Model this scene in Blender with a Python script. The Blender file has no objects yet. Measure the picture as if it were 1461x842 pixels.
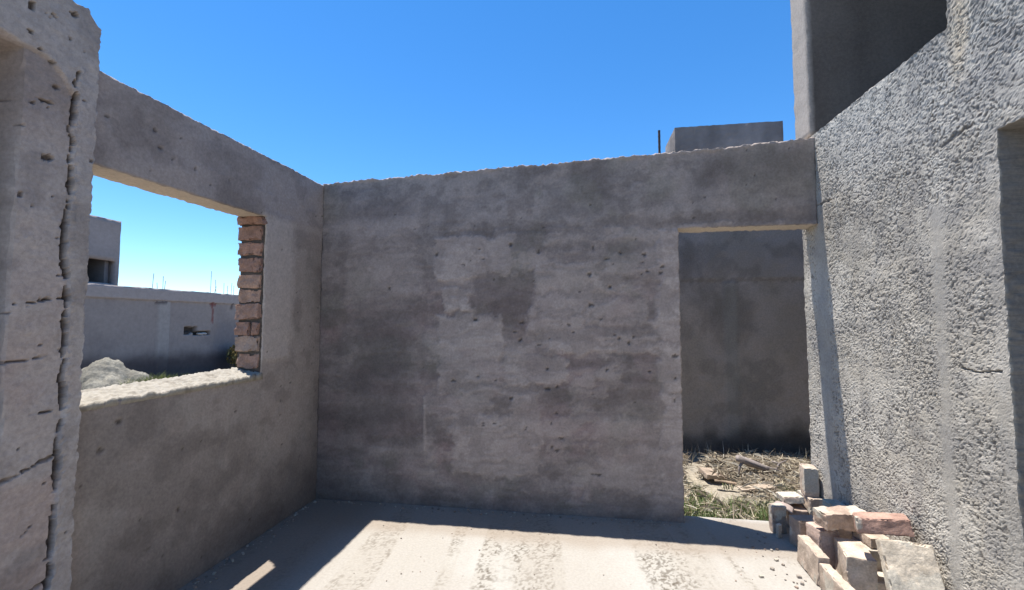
import bpy, math, random
import numpy as np
from mathutils import Vector, Euler, Matrix

scene = bpy.context.scene
C = scene.collection
rnd = random.Random(7)
RAD = math.radians

# ------------------------------------------------------------------ noise
def _hash(ix, iy, iz, seed):
    h = (ix.astype(np.int64) * 374761393 + iy.astype(np.int64) * 668265263
         + iz.astype(np.int64) * 2147483647 + seed * 1274126177) & 0xffffffff
    h = ((h ^ (h >> 13)) * 1274126177) & 0xffffffff
    h = ((h ^ (h >> 15)) * 2246822519) & 0xffffffff
    return ((h ^ (h >> 16)) & 0xffffff) / float(0xffffff) * 2 - 1

def vnoise(x, y, z=None, seed=0):
    x = np.asarray(x, float); y = np.asarray(y, float)
    z = np.zeros_like(x) if z is None else np.asarray(z, float)
    ix, iy, iz = np.floor(x), np.floor(y), np.floor(z)
    fx, fy, fz = x - ix, y - iy, z - iz
    fx, fy, fz = (f * f * f * (f * (f * 6 - 15) + 10) for f in (fx, fy, fz))
    def c(a, b, d): return _hash(ix + a, iy + b, iz + d, seed)
    def lx(b, d): return c(0, b, d) * (1 - fx) + c(1, b, d) * fx
    if not np.any(z):
        return lx(0, 0) * (1 - fy) + lx(1, 0) * fy
    a = lx(0, 0) * (1 - fy) + lx(1, 0) * fy
    b = lx(0, 1) * (1 - fy) + lx(1, 1) * fy
    return a * (1 - fz) + b * fz

def fbm(x, y, z=None, seed=0, octs=4, gain=.5):
    s = 0; a = 1; t = 0; k = 1
    for o in range(octs):
        s = s + a * vnoise(x * k + o * 17.3, y * k - o * 9.1, None if z is None else z * k + o * 4.7 + .37, seed + o * 31)
        t += a; a *= gain; k *= 2.03
    return s / t

def sstep(a, b, x):
    t = np.clip((x - a) / (b - a), 0, 1)
    return t * t * (3 - 2 * t)

def rect(u, z, u0, u1, z0, z1, soft=.04):
    d = np.minimum(np.minimum(u - u0, u1 - u), np.minimum(z - z0, z1 - z))
    return sstep(-soft, soft, d)

def mix(a, b, m):
    return a * (1 - m[:, None]) + np.asarray(b)[None, :] * m[:, None]

def lines(*segs):
    out = []
    for a, b, st in segs:
        n = max(1, int(round((b - a) / st)))
        out += list(np.linspace(a, b, n + 1))
    return np.array(sorted(set(np.round(out, 5))))

# ------------------------------------------------------------------ objects
def tag(o, label=None, cat=None, group=None, kind=None):
    if label: o['label'] = label
    if cat: o['category'] = cat
    if group: o['group'] = group
    if kind: o['kind'] = kind
    return o

def empty(name, loc, label, cat, group=None):
    o = bpy.data.objects.new(name, None); C.objects.link(o)
    o.location = loc; o.empty_display_size = .1
    return tag(o, label, cat, group)

def link(name, me, mat, parent=None):
    o = bpy.data.objects.new(name, me); C.objects.link(o)
    if mat: me.materials.append(mat)
    if parent:
        o.parent = parent
        if parent.type == 'EMPTY' or True:
            o.matrix_parent_inverse = Matrix.Translation(-parent.location)
    return o

def mesh_np(name, V, F, col=None, smooth=True):
    """F: (n,4) int array of quads (or list of tuples)"""
    me = bpy.data.meshes.new(name)
    V = np.asarray(V, np.float32)
    if isinstance(F, np.ndarray):
        me.vertices.add(len(V)); me.vertices.foreach_set('co', V.ravel())
        n, k = F.shape
        me.loops.add(n * k); me.loops.foreach_set('vertex_index', F.astype(np.int32).ravel())
        me.polygons.add(n)
        me.polygons.foreach_set('loop_start', np.arange(0, n * k, k, dtype=np.int32))
        me.update(calc_edges=True)
    else:
        me.from_pydata([tuple(map(float, v)) for v in V], [], [tuple(f) for f in F]); me.update()
    me.polygons.foreach_set('use_smooth', np.full(len(me.polygons), smooth))
    if col is not None:
        a = me.color_attributes.new('Col', 'FLOAT_COLOR', 'POINT')
        c4 = np.ones((len(V), 4), np.float32); c4[:, :3] = np.clip(col, 0.004, .95)
        a.data.foreach_set('color', c4.ravel())
    me.update()
    return me

# ------------------------------------------------------------------ materials
def mat_col(name, fine=90., amt=.18, bump=((120., .35, .004),), rough=.95, tint=(1, 1, 1)):
    m = bpy.data.materials.new(name); m.use_nodes = True
    nt = m.node_tree; N = nt.nodes; L = nt.links
    p = N['Principled BSDF']
    p.inputs['Roughness'].default_value = rough
    p.inputs['Specular IOR Level'].default_value = .15
    at = N.new('ShaderNodeAttribute'); at.attribute_name = 'Col'
    tc = N.new('ShaderNodeTexCoord')
    no = N.new('ShaderNodeTexNoise'); no.inputs['Scale'].default_value = fine
    no.inputs['Detail'].default_value = 5; no.inputs['Roughness'].default_value = .65
    L.new(tc.outputs['Object'], no.inputs['Vector'])
    mr = N.new('ShaderNodeMapRange')
    mr.inputs['From Min'].default_value = .3; mr.inputs['From Max'].default_value = .7
    mr.inputs['To Min'].default_value = 1 - amt; mr.inputs['To Max'].default_value = 1 + amt
    L.new(no.outputs['Fac'], mr.inputs['Value'])
    mx = N.new('ShaderNodeVectorMath'); mx.operation = 'SCALE'
    L.new(at.outputs['Color'], mx.inputs[0]); L.new(mr.outputs['Result'], mx.inputs['Scale'])
    L.new(mx.outputs['Vector'], p.inputs['Base Color'])
    prev = None
    for sc, st, di in bump:
        b = N.new('ShaderNodeTexNoise'); b.inputs['Scale'].default_value = sc
        b.inputs['Detail'].default_value = 6; b.inputs['Roughness'].default_value = .7
        L.new(tc.outputs['Object'], b.inputs['Vector'])
        bp = N.new('ShaderNodeBump'); bp.inputs['Strength'].default_value = st
        bp.inputs['Distance'].default_value = di
        L.new(b.outputs['Fac'], bp.inputs['Height'])
        if prev: L.new(prev.outputs['Normal'], bp.inputs['Normal'])
        prev = bp
    if prev: L.new(prev.outputs['Normal'], p.inputs['Normal'])
    return m

M_wall = mat_col('cement_render', 55, .16, ((45, .4, .006), (190, .5, .0035)))
M_stucco = mat_col('roughcast_stucco', 70, .16, ((130, .45, .003), (320, .45, .002)))
M_floor = mat_col('dusty_slab', 60, .10, ((90, .25, .003),))
M_brick = mat_col('clay_brick', 80, .20, ((70, .6, .005), (220, .6, .003)))
M_soil = mat_col('yard_soil', 25, .30, ((9, .6, .05), (30, .7, .02), (120, .5, .006)))
M_far = mat_col('far_render', 9, .10, ((12, .3, .01),))
M_straw = mat_col('straw', 30, .2, (), .8)
M_grass = mat_col('grass_blade', 30, .2, (), .7)
M_wood = mat_col('dead_wood', 60, .25, ((60, .5, .004),))

def plain(name, rgb, rough=.8, metal=0., sc=40., amt=.25):
    m = bpy.data.materials.new(name); m.use_nodes = True
    nt = m.node_tree; N = nt.nodes; L = nt.links; p = N['Principled BSDF']
    p.inputs['Roughness'].default_value = rough; p.inputs['Metallic'].default_value = metal
    tc = N.new('ShaderNodeTexCoord'); no = N.new('ShaderNodeTexNoise')
    no.inputs['Scale'].default_value = sc; no.inputs['Detail'].default_value = 4
    L.new(tc.outputs['Object'], no.inputs['Vector'])
    cr = N.new('ShaderNodeValToRGB')
    cr.color_ramp.elements[0].position = .3; cr.color_ramp.elements[1].position = .7
    cr.color_ramp.elements[0].color = (*[c * (1 - amt) for c in rgb], 1)
    cr.color_ramp.elements[1].color = (*[c * (1 + amt) for c in rgb], 1)
    L.new(no.outputs['Fac'], cr.inputs['Fac']); L.new(cr.outputs['Color'], p.inputs['Base Color'])
    return m
M_rebar = plain('rusty_steel', (.07, .045, .035), .7, .3)

# ------------------------------------------------------------------ solid wall from a grid of cells
def gridwall(name, U, Z, T, eu, n, O, keep, mat, parent=None, warp=None, disp=None, col=None,
             edge=.006, edgefreq=18., seed=0, smooth=True, seam=None):
    eu = np.array(eu, float); n = np.array(n, float); O = np.array(O, float)
    nu, nz, K = len(U) - 1, len(Z) - 1, len(T) - 1
    uc, zc = np.meshgrid((U[1:] + U[:-1]) / 2, (Z[1:] + Z[:-1]) / 2, indexing='ij')
    kp = keep(uc, zc)
    def vid(i, j, k): return (i * (nz + 1) + j) * (K + 1) + k
    I, J = np.nonzero(kp)
    faces = [np.stack([vid(I, J, 0), vid(I + 1, J, 0), vid(I + 1, J + 1, 0), vid(I, J + 1, 0)], 1),
             np.stack([vid(I, J + 1, K), vid(I + 1, J + 1, K), vid(I + 1, J, K), vid(I, J, K)], 1)]
    P = np.pad(kp, 1)
    edgeset = []
    def side(mask, f):
        a, b = np.nonzero(mask)
        for k in range(K):
            q = f(a, b, k); faces.append(q); edgeset.append(q.ravel())
    side(kp & ~P[2:, 1:-1], lambda a, b, k: np.stack([vid(a+1, b, k+1), vid(a+1, b+1, k+1), vid(a+1, b+1, k), vid(a+1, b, k)], 1))
    side(kp & ~P[:-2, 1:-1], lambda a, b, k: np.stack([vid(a, b, k), vid(a, b+1, k), vid(a, b+1, k+1), vid(a, b, k+1)], 1))
    zt = np.zeros_like(kp); zb = np.zeros_like(kp)
    if seam is not None:      # two pieces cast as one surface: no faces inside the joint
        zt = seam(uc, np.broadcast_to(Z[1:][None], uc.shape)); zb = seam(uc, np.broadcast_to(Z[:-1][None], uc.shape))
    side(kp & ~P[1:-1, 2:] & ~zt, lambda a, b, k: np.stack([vid(a, b+1, k+1), vid(a, b+1, k), vid(a+1, b+1, k), vid(a+1, b+1, k+1)], 1))
    side(kp & ~P[1:-1, :-2] & ~zb, lambda a, b, k: np.stack([vid(a+1, b, k+1), vid(a+1, b, k), vid(a, b, k), vid(a, b, k+1)], 1))
    F = np.concatenate(faces)
    used = np.unique(F)
    remap = np.zeros((nu + 1) * (nz + 1) * (K + 1), np.int64); remap[used] = np.arange(len(used))
    isedge = np.zeros(len(remap), bool); isedge[np.concatenate(edgeset)] = True
    isedge = isedge[used]
    F = remap[F]
    k = used % (K + 1); ij = used // (K + 1); j = ij % (nz + 1); i = ij // (nz + 1)
    u = U[i].copy(); z = Z[j].copy(); d = np.asarray(T)[k].copy()
    u0, z0 = u.copy(), z.copy()
    dd = disp(u, z) if disp is not None else np.zeros_like(u)
    fall = np.where(k == 0, 1., np.where(k == K, 0, .6 * (1 - np.asarray(T)[k] / T[-1])))
    d = d - dd * fall
    if edge:
        e = isedge * edge
        if seam is not None: e = np.where(seam(u0, z0), 0, e)
        f = edgefreq
        u = u + e * (fbm(u0 * f, z0 * f, d * f + 3.3, seed + 1, 3) * 1.6 + .0)
        z = z + e * (fbm(u0 * f, z0 * f, d * f + 7.7, seed + 2, 3) * 1.6)
        d = d + e * (k == 0) * fbm(u0 * f, z0 * f, d * f + 1.7, seed + 3, 3) * 1.4
    if warp is not None:
        u, z = warp(u, z)
    c = col(u0, z0, dd, isedge & (k > 0)) if col is not None else np.full((len(u), 3), .25)
    P3 = O[None] + u[:, None] * eu[None] + z[:, None] * np.array([0, 0, 1.])[None] - d[:, None] * n[None]
    if np.dot(np.cross(eu, [0, 0, 1]), n) < 0: F = F[:, ::-1]
    me = mesh_np(name, P3, np.ascontiguousarray(F), c)
    if not smooth: me.polygons.foreach_set('use_smooth', np.zeros(len(me.polygons), bool))
    return link(name, me, mat, parent)

# pits helper: (u, z, ru, rz, depth)
def pit_field(u, z, pits):
    f = np.zeros_like(u); m = np.zeros_like(u)
    for pu, pz, ru, rz, dp in pits:
        r = np.maximum(ru, rz) * 1.9
        s = np.nonzero((np.abs(u - pu) < r) & (np.abs(z - pz) < r))[0]
        if not len(s): continue
        w = fbm(u[s] * 60, z[s] * 60, None, 91, 3) * 1.5 + .15
        q = ((u[s] - pu) / ru) ** 2 + ((z[s] - pz) / rz) ** 2 + w
        g = 1 - sstep(.35, 1.15, q)
        f[s] = np.maximum(f[s], g * dp); m[s] = np.maximum(m[s], g)
    return f, m

def stroke_field(u, z, pts, w, wob=.5):
    """soft mask round a polyline"""
    best = np.full(u.shape, 1e9)
    for (a, b), (c, d) in zip(pts[:-1], pts[1:]):
        ab = np.array([c - a, d - b]); l2 = (ab ** 2).sum()
        t = np.clip(((u - a) * ab[0] + (z - b) * ab[1]) / l2, 0, 1)
        best = np.minimum(best, np.hypot(u - a - t * ab[0], z - b - t * ab[1]))
    ww = w * (1 + wob * fbm(u * 22, z * 22, None, 17, 3) * 1.5)
    return 1 - sstep(.55, 1.1, best / np.maximum(ww, w * .15))

# room constants (metres): x = -2.4 window wall, y = 3.84 doorway wall, x = 1.85 stucco wall
LX, BY, RX = -2.4, 3.84, 1.85

# ================================================================== doorway wall
BROWN = np.array([.268, .222, .200]); GREY = np.array([.288, .250, .231])
LIGHT = np.array([.42, .35, .312]); DARK = np.array([.130, .106, .096]); PINK = np.array([.31, .222, .205])
r1 = random.Random(11)
bw_pits = [(-1.72, 1.9, .016, .013, .015), (-.51, 1.59, .02, .014, .014), (-.36, 2.2, .022, .016, .014), (.23, 1.89, .022, .014, .014),
           (.08, 1.74, .03, .014, .012), (-.93, 1.62, .03, .02, .016), (-.62, 2.27, .02, .013, .014), (-.98, 2.14, .014, .011, .012),
           (.52, 2.16, .02, .018, .014), (.54, 2.02, .022, .012, .014), (.66, 2.05, .02, .012, .014), (-.9, 1.12, .016, .012, .016),
           (-.85, .72, .02, .02, .012), (-.48, .7, .01, .024, .012), (.08, 1.0, .014, .012, .012), (-.26, .55, .012, .014, .012),
           (-1.28, 2.2, .02, .03, .01), (-.3, 1.2, .014, .012, .012), (.1, .34, .05, .01, .01), (.2, 1.2, .02, .014, .012)]
for _ in range(60):
    ck = r1.choice([(-.9, 1.1), (-.4, .7), (.4, 2.05), (.2, 1.6), (-.9, 2.15), (.1, 1.0), (-.5, 1.6), (.6, 1.2)])
    pu = max(-1.4, min(.74, r1.gauss(ck[0], .22))); pz = r1.gauss(ck[1], .16)
    s = r1.uniform(.005, .014)
    bw_pits.append((pu, pz, s * r1.uniform(.8, 2.2), s * r1.uniform(.7, 1.3), r1.uniform(.006, .016)))
for _ in range(24):
    bw_pits.append((r1.uniform(-2.2, 1.7), r1.uniform(2.4, 2.9), r1.uniform(.006, .012), r1.uniform(.005, .01), .008))

def bw_masks(u, z):
    wu = u + .06 * fbm(u * 5, z * 5, None, 5, 5, .6) + .035 * fbm(u * 24, z * 24, None, 6, 4, .6)
    wz = z + .05 * fbm(u * 5, z * 7, None, 8, 5, .6) + .03 * fbm(u * 24, z * 24, None, 9, 4, .6)
    light = np.zeros_like(u); dark = np.zeros_like(u)
    def lt(a, *r, soft=.012): 
        np.maximum(light, a * rect(wu, wz, *r, soft=soft), out=light)
    def dk(a, *r, soft=.02):
        np.maximum(dark, a * rect(wu, wz, *r, soft=soft), out=dark)
    # plaster dabs and troweled panels
    lt(.30, -2.15, -1.47, 1.80, 2.66, soft=.03)
    lt(.75, -1.30, -.86, 1.98, 2.36); lt(.5, -.9, -.62, 2.02, 2.36)
    lt(.70, -1.20, -.97, 1.70, 1.90); lt(.7, -1.27, -.70, 1.36, 1.66)
    lt(.45, -.42, .1, 1.70, 2.10); lt(.5, .0, .36, 1.86, 2.0); lt(.55, -.45, .0, 1.5, 1.72)
    lt(.65, -.3, .62, 1.34, 1.54); lt(.4, .02, .55, 1.6, 1.76)
    lt(.5, -1.25, -.72, .98, 1.42); lt(.55, -.66, -.1, 1.06, 1.3); lt(.5, -.1, .2, .96, 1.04)
    lt(.62, -1.12, -.36, .30, .80, soft=.02); lt(.42, -1.38, -.9, .78, .96); lt(.45, -.62, -.36, .5, .98)
    lt(.75, .62, .83, .3, 2.37, soft=.02); lt(.55, .55, .83, .02, .6, soft=.04)
    lt(.4, .1, .6, .28, .8, soft=.05); lt(.35, .2, .6, .2, .42)
    light = np.clip(light, 0, .85); light = np.maximum(light, .75 * stroke_field(u, z, [(-1.385, .93), (-1.375, .48)], .016, .3))
    # dark damp block, course lines
    dk(.55, -.95, -.44, 1.66, 2.02); dk(.5, -.70, -.46, 1.46, 1.7)
    dk(.45, -1.28, .0, 2.36, 2.44); dk(.45, .1, 1.8, 2.40, 2.47)
    dk(.4, .0, .62, 1.5, 1.58); dk(.4, -.42, .1, 1.42, 1.52); dk(.35, .1, .62, .84, 1.12); dk(.35, -.28, .1, .9, 1.0)
    dk(.4, -1.1, -.7, 1.02, 1.07); dk(.45, -1.1, -.92, .68, .8); dk(.3, -1.42, -1.36, 1.0, 2.6)
    dk(.4, .2, .5, 2.16, 2.28); dk(.35, 1.0, 1.8, 2.68, 2.86, soft=.05); dk(.35, -2.2, -1.5, 2.56, 2.7, soft=.04)
    dk(.35, .18, .6, 1.88, 2.0)
    # block courses ghosting through the thin render
    cz = (wz + .35 * (wz - z)) / .205
    dark = np.maximum(dark, .30 * (1 - sstep(.04, .16, np.abs(cz - np.round(cz)))) * sstep(-.15, .3, fbm(u * 2.2, z * 5, None, 12, 3)) * (z < 2.4))
    st = fbm(u * 2.6, z * 15, None, 13, 5, .6)
    light = np.maximum(light, .22 * sstep(.1, .4, st) * (z < 2.4)); dark = np.maximum(dark, .22 * sstep(.12, .4, -st))
    bl = fbm(u * 4.5, z * 5.5, None, 14, 5, .62)
    light = np.maximum(light, .38 * sstep(.08, .26, bl) * sstep(-1.7, -1.2, u) * (z < 2.42)); dark = np.maximum(dark, .26 * sstep(.10, .26, -bl) * (z < 2.5))
    light = light * (1 - .5 * dark) * (1.12 + .4 * sstep(-.25, .25, fbm(u * 5, z * 6, None, 46, 4)))
    return light, dark

def bw_disp(u, z):
    light, dark = bw_masks(u, z)
    p, _ = pit_field(u, z, bw_pits)
    d = .007 * light - .006 * dark - p
    d += .006 * fbm(u * 2.2, z * 2.2, None, 21, 3) + .0022 * fbm(u * 14, z * 14, None, 22, 4)
    top = sstep(2.875, 2.90, z)
    d += top * (.012 * fbm(u * 11, z * 3, None, 23, 3) + .006)
    crack = stroke_field(u, z, [(-1.3, 2.415), (-.8, 2.4), (-.2, 2.38), (.3, 2.4), (.75, 2.41)], .006, .8)
    return d - .003 * crack * sstep(-.1, .2, fbm(u * 3, z * 3, None, 49, 3))

def bw_col(u, z, dd, side):
    light, dark = bw_masks(u, z)
    _, pm = pit_field(u, z, bw_pits)
    c = np.repeat(BROWN[None], len(u), 0)
    c = mix(c, GREY, sstep(1.9, 2.5, z + .2 * fbm(u * 3, z * 3, None, 31, 3)))
    c = mix(c, PINK, .55 * sstep(.05, .4, fbm(u * 2.6, z * 3.4, None, 33, 4)) * (1 - sstep(1.6, 2.2, z)))
    m = fbm(u * 1.7, z * 4.2, None, 35, 5)
    c = mix(c, LIGHT, .28 * sstep(.05, .35, m)); c = mix(c, DARK, .30 * sstep(.05, .35, -m))
    m2 = fbm(u * 6, z * 9, None, 36, 5, .6)
    c = mix(c, LIGHT, .34 * sstep(.06, .3, m2)); c = mix(c, DARK, .34 * sstep(.06, .3, -m2))
    c = mix(c, PINK, .35 * sstep(.1, .35, fbm(u * 4, z * 6, None, 44, 4)) * (1 - sstep(1.4, 2.4, z)))
    c = mix(c, np.array([.235, .215, .17]), .3 * sstep(.1, .35, fbm(u * 3, z * 3, None, 45, 4)))
    c = mix(c, LIGHT, light); c = mix(c, DARK, dark * .9)
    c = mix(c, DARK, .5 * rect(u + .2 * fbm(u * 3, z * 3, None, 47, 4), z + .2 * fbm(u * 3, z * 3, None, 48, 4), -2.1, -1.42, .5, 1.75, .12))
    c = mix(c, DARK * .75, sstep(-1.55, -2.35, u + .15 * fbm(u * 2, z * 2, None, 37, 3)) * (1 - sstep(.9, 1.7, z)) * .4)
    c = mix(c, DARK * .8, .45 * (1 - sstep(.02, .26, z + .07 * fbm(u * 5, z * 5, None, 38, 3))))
    c = mix(c, DARK * .6, pm * .8)
    c = c * (1 + .12 * fbm(u * 26, z * 26, None, 39, 3))[:, None]
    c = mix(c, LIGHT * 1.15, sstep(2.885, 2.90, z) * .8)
    c = mix(c, np.array([.55, .48, .40]), side * .8)  # bounce light under the lintel painted in as paler edge faces
    return c

def bw_top(u): return 2.895 + .165 * (u + 2.4) / 4.25
def bw_warp(u, z):
    hi = np.maximum(z - 2.42, 0) / (2.90 - 2.42)
    top = bw_top(u) + .016 * fbm(u * 6, u * 0 + 1.5, None, 41, 4) + .008 * fbm(u * 40, u * 0, None, 42, 2)
    return u, np.where(z > 2.42, 2.42 + hi * (top - 2.42), z)

T5 = [0, .012, .04, .09, .15, .2]
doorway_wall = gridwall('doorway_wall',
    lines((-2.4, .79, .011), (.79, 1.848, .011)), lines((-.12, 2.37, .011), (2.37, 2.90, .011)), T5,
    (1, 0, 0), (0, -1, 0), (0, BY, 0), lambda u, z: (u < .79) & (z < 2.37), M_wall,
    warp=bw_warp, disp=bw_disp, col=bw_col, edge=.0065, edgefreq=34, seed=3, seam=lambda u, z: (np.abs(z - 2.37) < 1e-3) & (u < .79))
gridwall('beam',
    lines((-2.4, .79, .011), (.79, 1.848, .011)), lines((-.12, 2.37, .011), (2.37, 2.90, .011)), T5,
    (1, 0, 0), (0, -1, 0), (0, BY, 0), lambda u, z: z > 2.37, M_wall, doorway_wall,
    warp=bw_warp, disp=bw_disp, col=bw_col, edge=.0065, edgefreq=34, seed=3, seam=lambda u, z: (np.abs(z - 2.37) < 1e-3) & (u < .79))
tag(doorway_wall, 'mottled grey rendered wall with patchy plaster and a tall doorway at its right end', 'wall', kind='thing')

# grid slab of mortar, used for the sill
def heightslab(name, X, Y, top, z0, mat, parent, colf, seed, jit=.012):
    """a lump of mortar: top surface on a grid, skirts down to z0"""
    nx, ny = len(X), len(Y)
    gx, gy = np.meshgrid(X, Y, indexing='ij'); gx0, gy0 = gx.copy(), gy.copy()
    edge = np.zeros_like(gx); edge[0] = edge[-1] = 1; edge[:, 0] = edge[:, -1] = 1
    gx = gx + edge * jit * fbm(gx0 * 25, gy0 * 25, None, seed, 3) * 1.5
    gz = top(gx0.ravel(), gy0.ravel()).reshape(gx.shape)
    V = np.concatenate([np.stack([gx, gy, gz], -1).reshape(-1, 3),
                        np.stack([gx, gy, np.full_like(gx, z0)], -1).reshape(-1, 3)])
    n = nx * ny
    a = (np.arange(nx - 1)[:, None] * ny + np.arange(ny - 1)[None]).ravel()
    F = [np.stack([a, a + ny, a + ny + 1, a + 1], 1), np.stack([a + 1, a + ny + 1, a + ny, a], 1) + n]
    def strip(ids, rev):
        q = np.stack([ids[:-1], ids[1:], ids[1:] + n, ids[:-1] + n], 1)
        F.append(q[:, ::-1] if rev else q)
    strip(np.arange(ny), False); strip((nx - 1) * ny + np.arange(ny), True)
    strip(np.arange(nx) * ny, True); strip(np.arange(nx) * ny + ny - 1, False)
    x, y = V[:, 0], V[:, 1]
    return link(name, mesh_np(name, V, np.concatenate(F), colf(x, y)), mat, parent)

# ================================================================== window wall (left)
lw_pits = [(2.20, 2.60, .014, .012, .01), (2.28, 2.55, .012, .02, .01), (2.43, 2.55, .014, .01, .01), (1.9, 2.65, .012, .008, .008),
           (2.04, 1.08, .02, .012, .01), (2.43, .83, .016, .01, .01), (2.42, .48, .012, .014, .01), (1.95, .95, .016, .014, .01)]
for _ in range(60):
    s = r1.uniform(.004, .010)
    lw_pits.append((r1.uniform(1.85, 4.0), r1.uniform(.1, 2.8), s * r1.uniform(.8, 1.8), s, r1.uniform(.004, .009)))
def lw_disp(u, z):
    p, _ = pit_field(u, z, lw_pits)
    return .006 * fbm(u * 2.4, z * 2.4, None, 51, 3) + .002 * fbm(u * 14, z * 14, None, 52, 4) - p \
        + .006 * rect(u + .03 * fbm(u * 8, z * 8, None, 53, 3), z, 3.08, 3.42, 1.3, 2.44, .03)
def lw_col(u, z, dd, side):
    c = np.repeat(np.array([.345, .300, .266])[None], len(u), 0)
    c = mix(c, GREY * 1.3, sstep(2.2, 2.5, z))
    m = fbm(u * 1.8, z * 2.6, None, 55, 5)
    c = mix(c, LIGHT, .30 * sstep(.02, .35, m)); c = mix(c, DARK, .34 * sstep(.02, .35, -m))
    m2 = fbm(u * 6, z * 7, None, 56, 4); c = mix(c, DARK, .25 * sstep(.12, .35, -m2)); c = mix(c, LIGHT, .2 * sstep(.15, .35, m2))
    c = mix(c, np.array([.52, .455, .41]), .75 * rect(u + .03 * fbm(u * 8, z * 8, None, 53, 3), z, 3.06, 3.44, 1.3, 2.40, .04))
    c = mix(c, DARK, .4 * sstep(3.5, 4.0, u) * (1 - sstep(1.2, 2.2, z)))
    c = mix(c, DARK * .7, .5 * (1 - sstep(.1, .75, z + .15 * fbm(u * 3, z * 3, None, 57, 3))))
    _, pm = pit_field(u, z, lw_pits); c = mix(c, DARK * .6, pm * .8)
    c = c * (1 + .10 * fbm(u * 26, z * 26, None, 59, 3))[:, None]
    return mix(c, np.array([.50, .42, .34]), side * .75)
def lw_warp(u, z):
    t = 2.872 + .012 * (u - 2.5) / 1.5
    hi = np.maximum(z - 2.60, 0) / .27
    # lintel drops a touch toward the pier
    z = z + np.where((z > 2.2) & (z < 2.6), .02 * (np.minimum(u, 3.1) - 1.83) / 1.27, 0)
    return u, np.where(z > 2.6, 2.6 + hi * (t - 2.6), z)
window_wall = gridwall('window_wall',
    lines((1.70, 3.08, .012), (3.08, 4.04, .012)), lines((-.12, 1.19, .012), (1.19, 2.385, .012), (2.385, 2.87, .012)), T5,
    (0, 1, 0), (1, 0, 0), (LX, 0, 0), lambda u, z: ((u > 3.08) | (z < 1.19)) & (z < 2.385), M_wall,
    warp=lw_warp, disp=lw_disp, col=lw_col, edge=.0045, edgefreq=34, seed=5, seam=lambda u, z: (np.abs(z - 2.385) < 1e-3) & (u > 3.08))
gridwall('beam',
    lines((1.70, 3.08, .012), (3.08, 4.04, .012)), lines((-.12, 1.19, .012), (1.19, 2.385, .012), (2.385, 2.87, .012)), T5,
    (0, 1, 0), (1, 0, 0), (LX, 0, 0), lambda u, z: z > 2.385, M_wall, window_wall,
    warp=lw_warp, disp=lw_disp, col=lw_col, edge=.0045, edgefreq=34, seed=5, seam=lambda u, z: (np.abs(z - 2.385) < 1e-3) & (u > 3.08))
tag(window_wall, 'dark grey rendered wall with a large unglazed window opening and concrete beam across it', 'wall', kind='thing')

# mortar sill, sunlit and crumbly
def sill_top(x, y):
    t = np.clip((LX + .0 - x) / .2, 0, 1)
    return 1.198 + .038 * t + .014 * fbm(x * 14, y * 14, None, 61, 5, .65) + .012 * fbm(x * 60, y * 60, None, 62, 3) \
        - .03 * sstep(.55, 1, np.clip((x + 2.43) / .06, 0, 1)) * sstep(-.1, .3, fbm(x * 9, y * 9, None, 63, 3)) + .012 * sstep(2.5, 3.1, y)
heightslab('sill', lines((-2.62, -2.396, .009)), lines((1.70, 3.10, .009)), sill_top, 1.165, M_wall, window_wall,
           lambda x, y: mix(np.repeat(np.array([.34, .31, .26])[None], len(x), 0), (.22, .195, .16), sstep(0, .5, fbm(x * 20, y * 20, None, 64, 4)) * .7), 65, .004)

# brick jamb at the far side of the window
def jamb():
    V = []; F = []; Cc = []
    z = 1.255; k = 0
    rr = random.Random(5)
    while z < 2.40:
        h = rr.choice([.098, .108, .10, .115]); h = min(h, 2.405 - z)
        if h < .03: break
        x0, x1 = -2.604 + rr.uniform(-.006, .006), -2.402 + rr.uniform(-.012, .0)
        y0 = 3.052 + rr.uniform(-.012, .012)
        cut = [(x0, x1)] if k % 4 != 2 else [(x0, x0 + .12), (x0 + .13, x1)]
        base = np.array(rr.choice([(.32, .19, .14), (.35, .225, .165), (.28, .17, .13), (.34, .25, .2), (.30, .19, .145)]))
        for a, b in cut:
            V0, F0 = box_grid((b - a, .09, h), .010, rr.randrange(999), .010, .003, .010)
            V0 = V0 + np.array([(a + b) / 2, y0 + .045, z + h / 2])
            o = sum(len(v) for v in V); V.append(V0); F.append(F0 + o)
            Cc.append(np.clip(base[None] * (1 + .35 * fbm(V0[:, 0] * 22, V0[:, 2] * 22, V0[:, 1] * 22, 71 + k, 3))[:, None], 0, 1))
        z += h + rr.uniform(.012, .022); k += 1
    # recessed mortar core
    V0, F0 = box_grid((.196, .06, 1.20), .02, 4, .004)
    V0 = V0 + np.array([-2.5, 3.098, 1.81]); o = sum(len(v) for v in V)
    V.append(V0); F.append(F0 + o); Cc.append(np.repeat(np.array([.09, .075, .065])[None], len(V0), 0))
    return mesh_np('brick_jamb', np.concatenate(V), np.concatenate(F), np.concatenate(Cc), False)

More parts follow.
